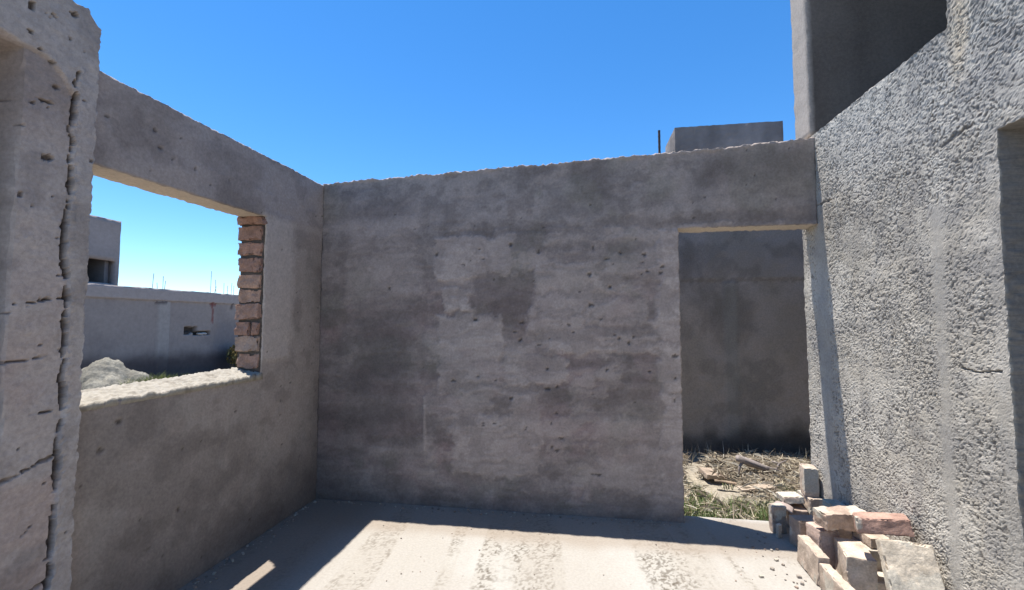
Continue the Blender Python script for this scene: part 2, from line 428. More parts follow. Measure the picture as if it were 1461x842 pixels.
def box_grid(dims, step, seed, amp, rnd_edge=.010, big=0.):
    """worn block: subdivided box, rounded edges, noise; returns verts, quads"""
    lx, ly, lz = dims
    n = [max(2, int(math.ceil(d / step))) for d in dims]
    idx = {}; V = []; F = []
    def vert(i, j, k):
        key = (i, j, k)
        if key not in idx:
            idx[key] = len(V); V.append((i / n[0] - .5, j / n[1] - .5, k / n[2] - .5))
        return idx[key]
    for i in range(n[0]):
        for j in range(n[1]):
            F.append((vert(i, j, 0), vert(i, j+1, 0), vert(i+1, j+1, 0), vert(i+1, j, 0)))
            F.append((vert(i, j, n[2]), vert(i+1, j, n[2]), vert(i+1, j+1, n[2]), vert(i, j+1, n[2])))
    for i in range(n[0]):
        for k in range(n[2]):
            F.append((vert(i, 0, k), vert(i+1, 0, k), vert(i+1, 0, k+1), vert(i, 0, k+1)))
            F.append((vert(i, n[1], k), vert(i, n[1], k+1), vert(i+1, n[1], k+1), vert(i+1, n[1], k)))
    for j in range(n[1]):
        for k in range(n[2]):
            F.append((vert(0, j, k), vert(0, j, k+1), vert(0, j+1, k+1), vert(0, j+1, k)))
            F.append((vert(n[0], j, k), vert(n[0], j+1, k), vert(n[0], j+1, k+1), vert(n[0], j, k+1)))
    V = np.array(V) * np.array(dims)[None]
    h = np.array(dims) / 2
    # rounded edges
    inner = np.clip(V, -(h - rnd_edge), h - rnd_edge)
    dlt = V - inner; L = np.linalg.norm(dlt, axis=1)
    cnt = (np.abs(dlt) > 1e-6).sum(1)
    m = cnt >= 2
    V[m] = inner[m] + dlt[m] / L[m][:, None] * rnd_edge
    p = V + seed * 1.37
    f = 22.
    nx = fbm(p[:, 0] * f, p[:, 1] * f, p[:, 2] * f, seed, 3); ny = fbm(p[:, 0] * f, p[:, 1] * f, p[:, 2] * f + 9, seed + 1, 3); nz = fbm(p[:, 0] * f, p[:, 1] * f, p[:, 2] * f + 19, seed + 2, 3)
    V = V + amp * np.stack([nx, ny, nz], 1)
    if big:
        f = 7.
        q = np.stack([fbm(p[:, 0] * f, p[:, 1] * f, p[:, 2] * f + 40 * s, seed + 7 + s, 2) for s in range(3)], 1)
        V = V + big * q
        # chipped corners
        e = (m * 1.)[:, None]
        V = V - e * np.sign(V) * np.maximum(fbm(p[:, 0] * 26, p[:, 1] * 26, p[:, 2] * 26, seed + 20, 3) - .1, 0)[:, None] * big * 5
    return V, np.array(F)
link('brick_jamb', jamb(), M_brick, window_wall)

# ================================================================== wall pier, nearest the camera on the left
PX = LX + .05
crack = [(1.715, 2.80), (1.71, 2.58), (1.712, 2.35), (1.708, 2.12), (1.72, 1.79), (1.728, 1.47), (1.73, 1.21), (1.728, .9), (1.722, .66), (1.715, .41), (1.72, -.1)]
cu = np.array([c[0] for c in crack][::-1]); cz = np.array([c[1] for c in crack][::-1])
def cr_x(z, u): return np.interp(z, cz, cu) + .020 * fbm(z * 14, z * 0, None, 77, 5, .62)
joints = [(1.70, .03), (1.45, .02), (1.21, .02), (.99, .05), (.74, .09), (.45, .05)]
pp = [(1.62, 2.33, .02, .016, .02), (1.52, 2.96, .012, .03, .02), (1.59, 2.97, .02, .02, .02), (1.68, 3.04, .018, .014, .018), (1.56, 2.78, .016, .02, .016),
      (1.61, 2.76, .012, .012, .014), (1.63, 2.66, .018, .012, .014), (1.60, 2.58, .03, .009, .016), (1.50, 2.54, .022, .010, .016), (1.55, 2.55, .01, .008, .01),
      (1.53, 2.14, .008, .01, .01), (1.57, 2.1, .008, .01, .01), (1.64, 1.70, .03, .008, .016), (1.66, 1.20, .03, .006, .016), (1.60, .97, .016, .01, .016), (1.52, 2.85, .01, .012, .012)]
for _ in range(50):
    s = r1.uniform(.003, .008); pp.append((r1.uniform(1.3, 1.82), r1.uniform(.2, 3.1), s * 1.4, s, .008))
def pi_masks(u, z):
    curve = 2.79 - .12 * sstep(1.56, 1.72, u) + .02 * fbm(u * 14, z * 6, None, 78, 3)
    plaster = np.maximum(sstep(-.006, .006, u - cr_x(z, u)), sstep(-.012, .012, z - curve))
    rec = (1 - sstep(-.012, .012, u - (1.505 + .008 * fbm(z * 5, z * 0, None, 79, 3)))) * (1 - sstep(-.01, .01, z - 2.765))
    g = stroke_field(u, z, list(zip(np.interp(np.linspace(2.78, -.1, 170), cz, cu) + .020 * fbm(np.linspace(2.78, -.1, 170) * 14, np.zeros(170), None, 77, 5, .62) - .007, np.linspace(2.78, -.1, 170))), .0062, 1.25)
    j = np.zeros_like(u)
    for jz, sl in joints:
        j = np.maximum(j, stroke_field(u, z, [(1.5, jz - sl), (1.6, jz - sl * .6), (1.66, jz), (1.72, jz + .01)], .005, 1.6))
    j *= sstep(-.25, .2, fbm(u * 9, z * 9, None, 80, 2)) * (1 - plaster)
    return plaster, rec, g, j
def pi_disp(u, z):
    pl, rec, g, j = pi_masks(u, z); p, _ = pit_field(u, z, pp)
    return .014 * pl - .12 * rec - .026 * g - .012 * j - p + .004 * fbm(u * 5, z * 5, None, 81, 3) + .003 * fbm(u * 25, z * 25, None, 82, 5, .65) \
        + .006 * fbm(u * 55, z * 55, None, 89, 3) * (1 - sstep(.0, .045, np.abs(u - cr_x(z, u)))) * (z < 2.8)
def pi_col(u, z, dd, side):
    pl, rec, g, j = pi_masks(u, z); _, pm = pit_field(u, z, pp)
    c = np.repeat(np.array([.44, .385, .355])[None], len(u), 0)
    c = mix(c, np.array([.435, .345, .305]), (1 - sstep(1.4, 2.0, z)) * .8 * sstep(-.3, .2, fbm(u * 3, z * 5, None, 83, 3)))
    c = mix(c, np.array([.425, .38, .352]), pl * .9)
    c = mix(c, np.array([.24, .19, .165]), .75 * (1 - pl) * sstep(2.30, 2.6, z + .15 * fbm(u * 6, z * 5, None, 90, 4)))
    c = mix(c, np.array([.20, .165, .145]), rec)
    m = fbm(u * 5, z * 4, None, 84, 5); c = mix(c, LIGHT, .35 * sstep(.05, .4, m)); c = mix(c, DARK, .3 * sstep(.05, .4, -m))
    c = mix(c, np.array([.08, .062, .055]), np.maximum(np.maximum(g * .95, j * .8), pm * .8))
    return c * (1 + .10 * fbm(u * 30, z * 30, None, 85, 3))[:, None]
def pi_warp(u, z):
    t = 3.10 - .05 * sstep(1.735, 1.80, u) * (1 + fbm(u * 20, u * 0, None, 86, 2)) + .012 * fbm(u * 24, u * 0 + 2, None, 87, 3)
    z = np.where(z > 2.9, 2.9 + (z - 2.9) / .2 * (t - 2.9), z)
    u = np.where(u > 1.75, u + .006 * fbm(z * 24, z * 0, None, 88, 5, .65) * sstep(1.75, 1.79, u) - .015 * sstep(3.03, 3.1, z), u)
    return u, z
wall_pier = gridwall('wall_pier', lines((-.6, 1.3, .05), (1.3, 1.797, .0075)), lines((-.12, 3.10, .008)), [0, .012, .04, .1, .18, .25],
    (0, 1, 0), (1, 0, 0), (PX, 0, 0), lambda u, z: u < 99, M_wall, warp=pi_warp, disp=pi_disp, col=pi_col, edge=.006, edgefreq=36, seed=9, smooth=False)
tag(wall_pier, 'cracked plaster pier taller than the window beam, with a jagged vertical crack and exposed blocks', 'pier', kind='thing')

def rod(name, pts, r, parent, mat=None, seg=8, ribs=True):
    V = []; F = []
    n = len(pts)
    for a, p in enumerate(pts):
        rr_ = r * (1.12 if (ribs and a % 2) else 1)
        for s in range(seg):
            t = 2 * math.pi * s / seg
            V.append((p[0] + rr_ * math.cos(t), p[1] + rr_ * math.sin(t), p[2]))
    for a in range(n - 1):
        for s in range(seg):
            F.append((a * seg + s, a * seg + (s + 1) % seg, (a + 1) * seg + (s + 1) % seg, (a + 1) * seg + s))
    F.append(tuple(range(seg))[::-1]); F.append(tuple((n - 1) * seg + s for s in range(seg)))
    return link(name, mesh_np(name, V, F, None, False), mat or M_rebar, parent)
def rebar(x, y, z0, z1, r, parent, lean=(0, 0), k=14):
    return rod('rebar', [(x + lean[0] * t, y + lean[1] * t, z0 + (z1 - z0) * t) for t in np.linspace(0, 1, k)], r, parent)
rebar(PX - .1, 1.69, 3.0, 3.20, .007, wall_pier, (.01, .0))

# ================================================================== stucco wall (right)
def st_rough(u, z):
    a = .78 + .7 * fbm(u * 2.4, z * 2.4, None, 101, 4)
    a = np.clip(a, .4, .95)
    sm = np.maximum(rect(u + .02 * fbm(z * 4, u, None, 102, 2), z, 2.62, 2.70, -.2, 2.2, .03), .9 * rect(u, z, 3.74, 3.90, -.2, 2.6, .03))
    sm = np.maximum(sm, .6 * rect(u, z, 2.28, 2.36, -.2, 2.5, .02))
    return a * (1 - .8 * sm), sm
def st_disp(u, z):
    a, sm = st_rough(u, z)
    wu = u + .02 * fbm(u * 20, z * 20, None, 103, 2); wz = z + .02 * fbm(u * 20, z * 20, None, 104, 2)
    ridg = 1 - np.abs(vnoise((wu + .4 * wz) * 80, (wz - .3 * wu) * 110, None, 105)) * 2
    lump = vnoise(wu * 40, wz * 58, None, 106)
    fine = fbm(u * 110, z * 110, None, 107, 2)
    pits = sstep(.25, .7, vnoise(wu * 88, wz * 104, None, 108))
    grit = vnoise(u * 155, z * 155, None, 112)
    d = a * (.0014 * ridg + .0014 * lump + .0016 * fine + .0016 * grit - .0042 * pits)
    d += .007 * fbm(u * 2.2, z * 2.2, None, 109, 3) + .004 * fbm(u * 7, z * 7, None, 110, 3)
    seam = stroke_field(u, z, [(3.9, 2.52), (3.4, 2.50), (3.0, 2.56), (2.6, 2.50), (2.2, 2.6)], .012, 1.2) * sstep(-.1, .2, fbm(u * 4, z * 4, None, 111, 2))
    cr = stroke_field(u, z, [(2.33, 1.38), (2.45, 1.36), (2.55, 1.37)], .007, .8)
    return d - .006 * seam - .010 * cr
def st_col(u, z, dd, side):
    a, sm = st_rough(u, z)
    c = np.repeat(np.array([.35, .318, .268])[None], len(u), 0)
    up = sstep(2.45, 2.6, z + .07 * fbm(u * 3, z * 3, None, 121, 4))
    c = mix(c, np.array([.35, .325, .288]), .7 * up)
    m = fbm(u * 2.6, z * 2.2, None, 122, 5)
    c = mix(c, np.array([.44, .41, .36]), .5 * sstep(0, .4, m)); c = mix(c, np.array([.24, .225, .205]), .55 * sstep(0, .4, -m))
    m = fbm(u * 9, z * 7, None, 123, 4); c = mix(c, np.array([.22, .21, .20]), .4 * sstep(.1, .4, m)); c = mix(c, np.array([.45, .42, .37]), .35 * sstep(.1, .4, -m))
    c = mix(c, np.array([.42, .33, .22]), .55 * sstep(.1, .0, np.abs(u - 2.46 + .04 * fbm(z * 7, u * 7, None, 124, 2))) * rect(u, z, 2.3, 2.6, 2.82, 3.3, .12))
    c = mix(c, np.array([.23, .21, .185]), .35 * sstep(.05, .4, fbm(u * 9, z * .9, None, 129, 4)) * (1 - up))
    c = mix(c, np.array([.30, .28, .25]), sm * .45)
    c = mix(c, np.array([.10, .09, .08]), .75 * sstep(.0002, .0032, -(dd - .007 * fbm(u * 2.2, z * 2.2, None, 109, 3) - .004 * fbm(u * 7, z * 7, None, 110, 3))))
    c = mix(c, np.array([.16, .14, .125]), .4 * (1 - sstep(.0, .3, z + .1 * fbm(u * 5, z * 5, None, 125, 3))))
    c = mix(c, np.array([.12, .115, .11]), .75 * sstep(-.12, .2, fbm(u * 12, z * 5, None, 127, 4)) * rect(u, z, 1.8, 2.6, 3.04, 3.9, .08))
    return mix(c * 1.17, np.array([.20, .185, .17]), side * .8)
def st_warp(u, z):
    t = .006 * fbm(u * 8, u * 0, None, 128, 3) * sstep(3.0, 3.1, z) * (z < 3.2) * (u > 2.53)
    return u, z + t
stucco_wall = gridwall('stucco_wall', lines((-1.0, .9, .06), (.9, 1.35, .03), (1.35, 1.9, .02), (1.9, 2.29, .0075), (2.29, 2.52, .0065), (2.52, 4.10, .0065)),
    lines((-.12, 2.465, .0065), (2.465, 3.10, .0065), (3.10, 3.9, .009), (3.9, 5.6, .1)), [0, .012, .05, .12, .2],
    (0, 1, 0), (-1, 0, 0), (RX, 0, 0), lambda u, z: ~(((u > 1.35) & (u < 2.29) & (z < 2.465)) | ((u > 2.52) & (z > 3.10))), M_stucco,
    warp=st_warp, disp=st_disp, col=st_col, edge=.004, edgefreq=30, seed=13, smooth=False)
tag(stucco_wall, 'sunlit pale grey roughcast stucco wall with a dark doorway at the right edge', 'wall', kind='thing')

# ================================================================== plain slabs / boxes with mottled render
def slab(name, x0, x1, y0, y1, z0, z1, mat, parent, rgb, step=.25, seed=0, amp=.004, var=.25, rounded=.006):
    V, F = box_grid((x1 - x0, y1 - y0, z1 - z0), step, seed, amp, rounded)
    V = V + np.array([(x0 + x1) / 2, (y0 + y1) / 2, (z0 + z1) / 2])
    m = fbm(V[:, 0] * 1.3 + seed, V[:, 1] * 1.3, V[:, 2] * 1.3, seed + 5, 4)
    c = np.array(rgb)[None] * (1 + var * 1.6 * m + .22 * fbm(V[:, 0] * 6 + V[:, 1] * 6, V[:, 2] * .7, None, seed + 9, 4))[:, None]
    return link(name, mesh_np(name, V, F, c, True if step < .06 else False), mat, parent)

upper = empty('upper_storey', (3.7, 2.0, 2.9), 'dark shaded upper storey rising above the sunlit stucco wall', 'upper storey')
upper.location = (3.7, 2.0, 2.9)
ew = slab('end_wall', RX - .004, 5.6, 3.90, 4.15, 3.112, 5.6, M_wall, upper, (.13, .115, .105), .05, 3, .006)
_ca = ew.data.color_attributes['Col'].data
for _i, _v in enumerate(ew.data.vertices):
    if _v.co.x < RX + .022: _ca[_i].color = (.36, .32, .285, 1)  # sunlight on the left face put into its colour, front stays dark
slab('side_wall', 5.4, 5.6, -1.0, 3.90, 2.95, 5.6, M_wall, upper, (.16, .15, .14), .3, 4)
slab('roof_slab', RX + .01, 5.7, -1.0, 4.2, 5.603, 5.8, M_wall, upper, (.2, .19, .18), .3, 5)
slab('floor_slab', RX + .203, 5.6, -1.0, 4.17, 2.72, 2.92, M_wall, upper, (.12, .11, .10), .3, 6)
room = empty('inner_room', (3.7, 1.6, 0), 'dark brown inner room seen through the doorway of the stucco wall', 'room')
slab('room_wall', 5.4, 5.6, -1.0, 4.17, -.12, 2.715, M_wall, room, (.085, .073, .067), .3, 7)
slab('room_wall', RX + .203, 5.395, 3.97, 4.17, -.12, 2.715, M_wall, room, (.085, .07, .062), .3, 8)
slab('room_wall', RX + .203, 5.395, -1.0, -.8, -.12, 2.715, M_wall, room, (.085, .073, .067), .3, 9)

# ================================================================== floor slab
def floor():
    X = lines((LX - .2, -2.2, .04), (-2.2, RX, .0085)); Y = lines((-2.5, 1.8, .1), (1.8, 2.4, .03), (2.4, 3.99, .0085))
    X = np.append(X, [RX + .2, 5.5]); 
    gx, gy = [a.ravel() for a in np.meshgrid(X, Y, indexing='ij')]
    skew = gx + .10 * (gy - 3)
    band = .75 * fbm(skew * 3.4, gy * .35, None, 131, 3) + .55 * fbm(skew * 11, gy * .5, None, 142, 3)
    bm = sstep(-.12, .22, band)
    wx = gx + .012 * fbm(gx * 40, gy * 40, None, 132, 2); wy = gy + .012 * fbm(gx * 40, gy * 40, None, 133, 2)
    sp = sstep(.12, .32, vnoise(wx * 82, wy * 66, None, 134)) * sstep(-.25, .3, fbm(gx * 7, gy * 5, None, 135, 3) + band)
    sp2 = sstep(.4, .75, vnoise(wx * 48, wy * 40, None, 136))
    z = .0015 * fbm(gx * 3, gy * 3, None, 137, 3) - .0010 * sp * bm + .0012 * fbm(gx * 40, gy * 40, None, 138, 2)
    c = np.repeat(np.array([.372, .354, .322])[None], len(gx), 0)
    c = mix(c, np.array([.335, .312, .272]), bm * .6)
    c = mix(c, np.array([.13, .112, .09]), .78 * sp * bm + .35 * sp2 * bm)
    m = fbm(gx * 2, gy * 1.3, None, 139, 4)
    c = mix(c, np.array([.31, .28, .24]), .5 * sstep(0, .4, m)); c = mix(c, np.array([.415, .40, .37]), .5 * sstep(0, .4, -m))
    shade_rim = sstep(3.25, 3.45, gy + .06 * fbm(gx * 4, gy * 4, None, 140, 3)) * (1 - sstep(3.9, 4.0, gy))
    c = mix(c, np.array([.26, .215, .17]), shade_rim * .7)  # shade of the doorway wall put into the floor colour
    left = sstep(-1.55, -2.0, gx); c = mix(c, np.array([.235, .19, .15]), left * .8)  # floor colour also darkened where the window wall's shadow falls
    far = 1 - sstep(2.0, 2.5, gy)
    nx, ny = len(X), len(Y); n = nx * ny
    V = np.concatenate([np.stack([gx, gy, z], 1), np.stack([gx, gy, np.full(n, -.14)], 1)])
    V[gy.size:, :] = V[gy.size:, :]
    # crumbly outer edge in the doorway
    e = np.nonzero(np.abs(gy - Y[-1]) < 1e-6)[0]
    V[e, 1] += .015 * fbm(gx[e] * 9, gx[e] * 0, None, 141, 3); V[e, 2] -= .012
    a = (np.arange(nx - 1)[:, None] * ny + np.arange(ny - 1)[None]).ravel()
    F = [np.stack([a, a + ny, a + ny + 1, a + 1], 1), np.stack([a + 1, a + ny + 1, a + ny, a], 1) + n]
    def strip(ids, rev):
        q = np.stack([ids[:-1], ids[1:], ids[1:] + n, ids[:-1] + n], 1); F.append(q[:, ::-1] if rev else q)
    strip(np.arange(ny), False); strip((nx - 1) * ny + np.arange(ny), True)
    strip(np.arange(nx) * ny, True); strip(np.arange(nx) * ny + ny - 1, False)
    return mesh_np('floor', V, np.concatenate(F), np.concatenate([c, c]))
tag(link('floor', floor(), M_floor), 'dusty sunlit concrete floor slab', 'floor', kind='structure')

# ================================================================== ground
def ground():
    X = np.array(sorted(set(np.round(np.concatenate([[-3000, -600, -150, -60, -30], lines((-20, .4, .6), (.4, 3.6, .03), (3.6, 14, .6)), [30, 80, 300, 3000]]), 4))))
    Y = np.array(sorted(set(np.round(np.concatenate([[-3000, -300, -60, -20], lines((-8, 3.9, .6), (3.9, 6.4, .03), (6.4, 26, .6)), [40, 80, 200, 800, 3000]]), 4))))
    gx, gy = [a.ravel() for a in np.meshgrid(X, Y, indexing='ij')]
    near = rect(gx, gy, .3, 3.8, 4.0, 6.6, .1)
    z = -.09 + near * (.035 * fbm(gx * 3, gy * 3, None, 151, 4) + .012 * fbm(gx * 16, gy * 16, None, 152, 3) + .02 * sstep(4.6, 5.8, gy))
    z = z - .35 * sstep(40, 150, np.hypot(gx, gy))
    c = np.repeat(np.array([.33, .29, .23])[None], len(gx), 0)
    m = fbm(gx * 2.2, gy * 2.2, None, 153, 5); c = mix(c, np.array([.19, .155, .115]), .6 * sstep(0, .4, m)); c = mix(c, np.array([.38, .33, .25]), .6 * sstep(0, .4, -m))
    # churned dark earth along the boundary wall
    dk = rect(gx, gy, -13, -9.6, 4, 40, .8); c = mix(c, np.array([.085, .07, .065]), dk * .85)
    nx, ny = len(X), len(Y)
    a = (np.arange(nx - 1)[:, None] * ny + np.arange(ny - 1)[None]).ravel()
    F = np.stack([a, a + ny, a + ny + 1, a + 1], 1)
    return mesh_np('ground', np.stack([gx, gy, z], 1), F, c)
tag(link('ground', ground(), M_soil), 'dry bare earth around the building', 'ground', kind='structure')

# ================================================================== yard wall beyond the doorway
FY = 6.12
def yw_disp(u, z):
    return .008 * sstep(2.12, 2.15, z) + .010 * rect(u, z, 1.80, 1.97, -.2, 2.12, .01) + .006 * fbm(u * 3, z * 3, None, 161, 3) + .004 * fbm(u * 12, z * 12, None, 162, 3)
def yw_col(u, z, dd, side):
    c = np.repeat(np.array([.32, .275, .24])[None], len(u), 0)
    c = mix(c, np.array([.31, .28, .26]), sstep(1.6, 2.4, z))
    m = fbm(u * 1.6, z * 1.2, None, 163, 5); c = mix(c, np.array([.25, .22, .185]), .5 * sstep(0, .4, m)); c = mix(c, np.array([.10, .09, .08]), .55 * sstep(0, .4, -m))
    c = mix(c, np.array([.25, .235, .21]), .6 * rect(u, z, 1.80, 1.97, .1, 2.12, .02))
    s = fbm(u * 5, z * 4, None, 164, 5); c = mix(c, np.array([.17, .15, .13]), .45 * sstep(.05, .4, s))
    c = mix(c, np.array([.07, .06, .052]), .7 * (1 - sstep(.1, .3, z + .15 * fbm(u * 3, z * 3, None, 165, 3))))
    return mix(c, np.array([.07, .065, .06]), .3 * stroke_field(u, z, [(.3, 2.13), (3.8, 2.13)], .03, 1.2))
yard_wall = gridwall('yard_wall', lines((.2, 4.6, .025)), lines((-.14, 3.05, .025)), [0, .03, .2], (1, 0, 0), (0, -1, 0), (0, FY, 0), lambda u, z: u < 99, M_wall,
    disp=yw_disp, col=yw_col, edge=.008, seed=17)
tag(yard_wall, 'dark shaded yard wall with a concrete band, seen through the doorway beyond the straw', 'wall', kind='thing')

# ================================================================== neighbour house behind (only its roof block and rebar show)
nh = empty('neighbour_house', (4, 11, -.1), 'concrete house behind the doorway wall, its rooftop block and one bar of steel showing above', 'house')
slab('wall', 1.45, 6.2, 8.6, 13.0, -.12, 4.72, M_far, nh, (.26, .24, .22), .3, 21, .006)
slab('rooftop_block', 1.83, 3.80, 9.0, 10.0, 4.71, 5.41, M_far, nh, (.23, .205, .195), .06, 22, .008, .4)
slab('slab_edge', 1.40, 6.25, 8.55, 13.05, 4.722, 4.80, M_far, nh, (.3, .28, .26), .4, 23, .006) if False else None
rebar(1.535, 9.0, 4.65, 5.37, .022, nh)

# ================================================================== boundary wall and yard seen through the window
WX = -12.0
hole_c = (12.5, 1.31)
def bo_hole(u, z):
    a = rect(u, z, 12.02, 12.45, 1.20, 1.44, .03); b = rect(u, z, 12.3, 12.98, 1.18, 1.30, .03)
    w = fbm(u * 7, z * 9, None, 171, 3) * .9
    return np.maximum(a, b) + w * (np.maximum(a, b) > .3) > .5
def bo_disp(u, z):
    return .05 * sstep(2.18, 2.22, z) + .035 * rect(u, z, 11.12, 11.50, -.2, 2.19, .015) + .008 * fbm(u * 2, z * 2, None, 172, 3) - .17 * bo_hole(u, z)
def bo_col(u, z, dd, side):
    c = np.repeat(np.array([.25, .215, .20])[None], len(u), 0)
    m = fbm(u * .8, z * 1.0, None, 173, 5); c = mix(c, np.array([.32, .275, .25]), .6 * sstep(0, .4, m)); c = mix(c, np.array([.17, .16, .17]), .5 * sstep(0, .4, -m))
    c = mix(c, np.array([.34, .295, .275]), .9 * sstep(2.17, 2.23, z))
    c = mix(c, np.array([.36, .335, .31]), .55 * rect(u, z, 11.12, 11.50, .3, 2.17, .03))
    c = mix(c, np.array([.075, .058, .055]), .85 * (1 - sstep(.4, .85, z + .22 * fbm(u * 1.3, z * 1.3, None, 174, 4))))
    c = mix(c, np.array([.20, .07, .06]), .8 * stroke_field(u, z, [(13.04, 2.2), (13.05, 1.6)], .05, 1.) )
    c = mix(c, np.array([.08, .06, .06]), .8 * stroke_field(u, z, [(11.05, 2.14), (11.32, 2.16)], .05, .8))
    c = mix(c, np.array([.16, .06, .06]), .8 * stroke_field(u, z, [(12.95, 2.17), (13.15, 2.17)], .045, .6))
    c = mix(c, np.array([.1, .08, .08]), .8 * stroke_field(u, z, [(13.85, 2.05), (13.87, 2.2)], .05, .6))
    return mix(c, np.array([.045, .04, .038]), bo_hole(u, z) * .92)
boundary_wall = gridwall('boundary_wall', lines((3, 10.8, .1), (10.8, 14.2, .04), (14.2, 24, .15)), lines((-.14, 1.1, .08), (1.1, 1.55, .03), (1.55, 2.15, .08), (2.15, 2.20, .02), (2.20, 2.26, .02), (2.26, 2.54, .07)),
    [0, .06, .25], (0, 1, 0), (1, 0, 0), (WX, 0, 0), lambda u, z: z < 2.2, M_far, disp=bo_disp, col=bo_col, edge=.012, edgefreq=5, seed=19)
gridwall('coping', lines((3, 10.8, .1), (10.8, 14.2, .04), (14.2, 24, .15)), lines((-.14, 1.1, .08), (1.1, 1.55, .03), (1.55, 2.15, .08), (2.15, 2.20, .02), (2.20, 2.26, .02), (2.26, 2.54, .07)),
    [0, .06, .25], (0, 1, 0), (1, 0, 0), (WX, 0, 0), lambda u, z: z > 2.2, M_far, boundary_wall, disp=bo_disp, col=bo_col, edge=.012, edgefreq=5, seed=19)
tag(boundary_wall, 'long grey boundary wall with pale coping and a broken hole, beyond the window opening', 'wall', kind='thing')
V, F = box_grid((.10, .34, .07), .03, 33, .012, .02, .012)
link('broken_block', mesh_np('broken_block', V + np.array([-12.05, 12.70, 1.215]), F, np.repeat(np.array([.42, .39, .36])[None], len(V), 0)), M_far, boundary_wall)
V, F = box_grid((.16, .34, .12), .03, 34, .012, .02, .012)
link('broken_block', mesh_np('broken_block', V + np.array([-12.14, 12.17, 1.24]), F, np.repeat(np.array([.06, .052, .05])[None], len(V), 0)), M_far, boundary_wall)
for yy, z1, ln in ((11.03, 2.98, .03), (11.2, 2.72, -.03), (11.36, 2.93, 0), (11.40, 2.80, .04), (13.06, 3.27, .02), (13.2, 2.78, .1), (13.3, 3.0, -.05), (13.62, 2.92, .0), (13.78, 2.84, .0), (13.95, 2.95, .02), (14.06, 2.86, 0)):
    rebar(WX - .12, yy, 2.45, z1, .006, boundary_wall, (0, ln), 10)

# far house with an unglazed window
dh = empty('distant_house', (-16.5, 9, -.1), 'flat roofed grey house standing behind the boundary wall with one dark window', 'house')
gridwall('front_wall', lines((6.0, 10.55, .25), (10.55, 11.52, .145), (11.52, 11.64, .06)), lines((-.12, 2.74, .3), (2.74, 3.43, .115), (3.43, 4.68, .12)), [0, .1, .22], (0, 1, 0), (1, 0, 0), (-14, 0, 0),
    lambda u, z: ~((u > 10.55) & (u < 11.52) & (z > 2.74) & (z < 3.43)), M_far, dh, col=lambda u, z, d, s: np.array([.29, .25, .235])[None] * (1 + .2 * fbm(u, z, None, 181, 4))[:, None], edge=.01, edgefreq=4, seed=21)
slab('side_wall', -20, -14.225, 11.40, 11.638, -.12, 4.66, M_far, dh, (.26, .24, .24), .5, 24)
slab('back_wall', -20.2, -20.0, 6.0, 11.64, -.12, 4.6, M_far, dh, (.26, .24, .24), .5, 25)
slab('side_wall', -20, -14.225, 6.0, 6.2, -.12, 4.66, M_far, dh, (.26, .24, .24), .5, 26)
slab('roof', -20.0, -14.225, 6.203, 11.39, 4.3, 4.5, M_far, dh, (.3, .28, .26), .5, 27)

# spoil heap
def heap(name, cx, cy, rx, ry, h, col, seed, zb=-.12, n=110, sub=1.):
    a = np.linspace(-1.25, 1.25, n)
    gx, gy = np.meshgrid(a, a, indexing='ij')
    r = np.hypot(gx, gy) + .16 * fbm(gx * 2.1, gy * 2.1, None, seed, 3)
    z = h * (1 - sstep(0, 1.12, r) ** .8) + .10 * h * fbm(gx * 6, gy * 6, None, seed + 1, 4) * (r < 1.2) + .07 * h * fbm(gx * 20, gy * 20, None, seed + 2, 4, .7) * (r < 1.15)
    z = np.where(r > 1.12, -.05, z) + zb
    V = np.stack([cx + gx * rx, cy + gy * ry, z], -1).reshape(-1, 3)
    i = (np.arange(n - 1)[:, None] * n + np.arange(n - 1)[None]).ravel()
    F = np.stack([i, i + n, i + n + 1, i + 1], 1)
    c = np.array(col)[None] * (1 + .5 * fbm(V[:, 0] * 4, V[:, 1] * 4, V[:, 2] * 4, seed + 5, 4))[:, None]
    return link(name, mesh_np(name, V, F, c), M_soil)
tag(heap('sand_heap', -10.5, 8.55, 1.12, 1.35, .93, (.24, .222, .18), 191), 'pale heap of gritty sand in the yard beyond the window sill', 'sand heap')
tag(heap('earth_mound', -10.9, 11.6, .9, 3.0, .22, (.085, .07, .065), 195), 'low dark mound of earth at the foot of the boundary wall', 'earth mound')

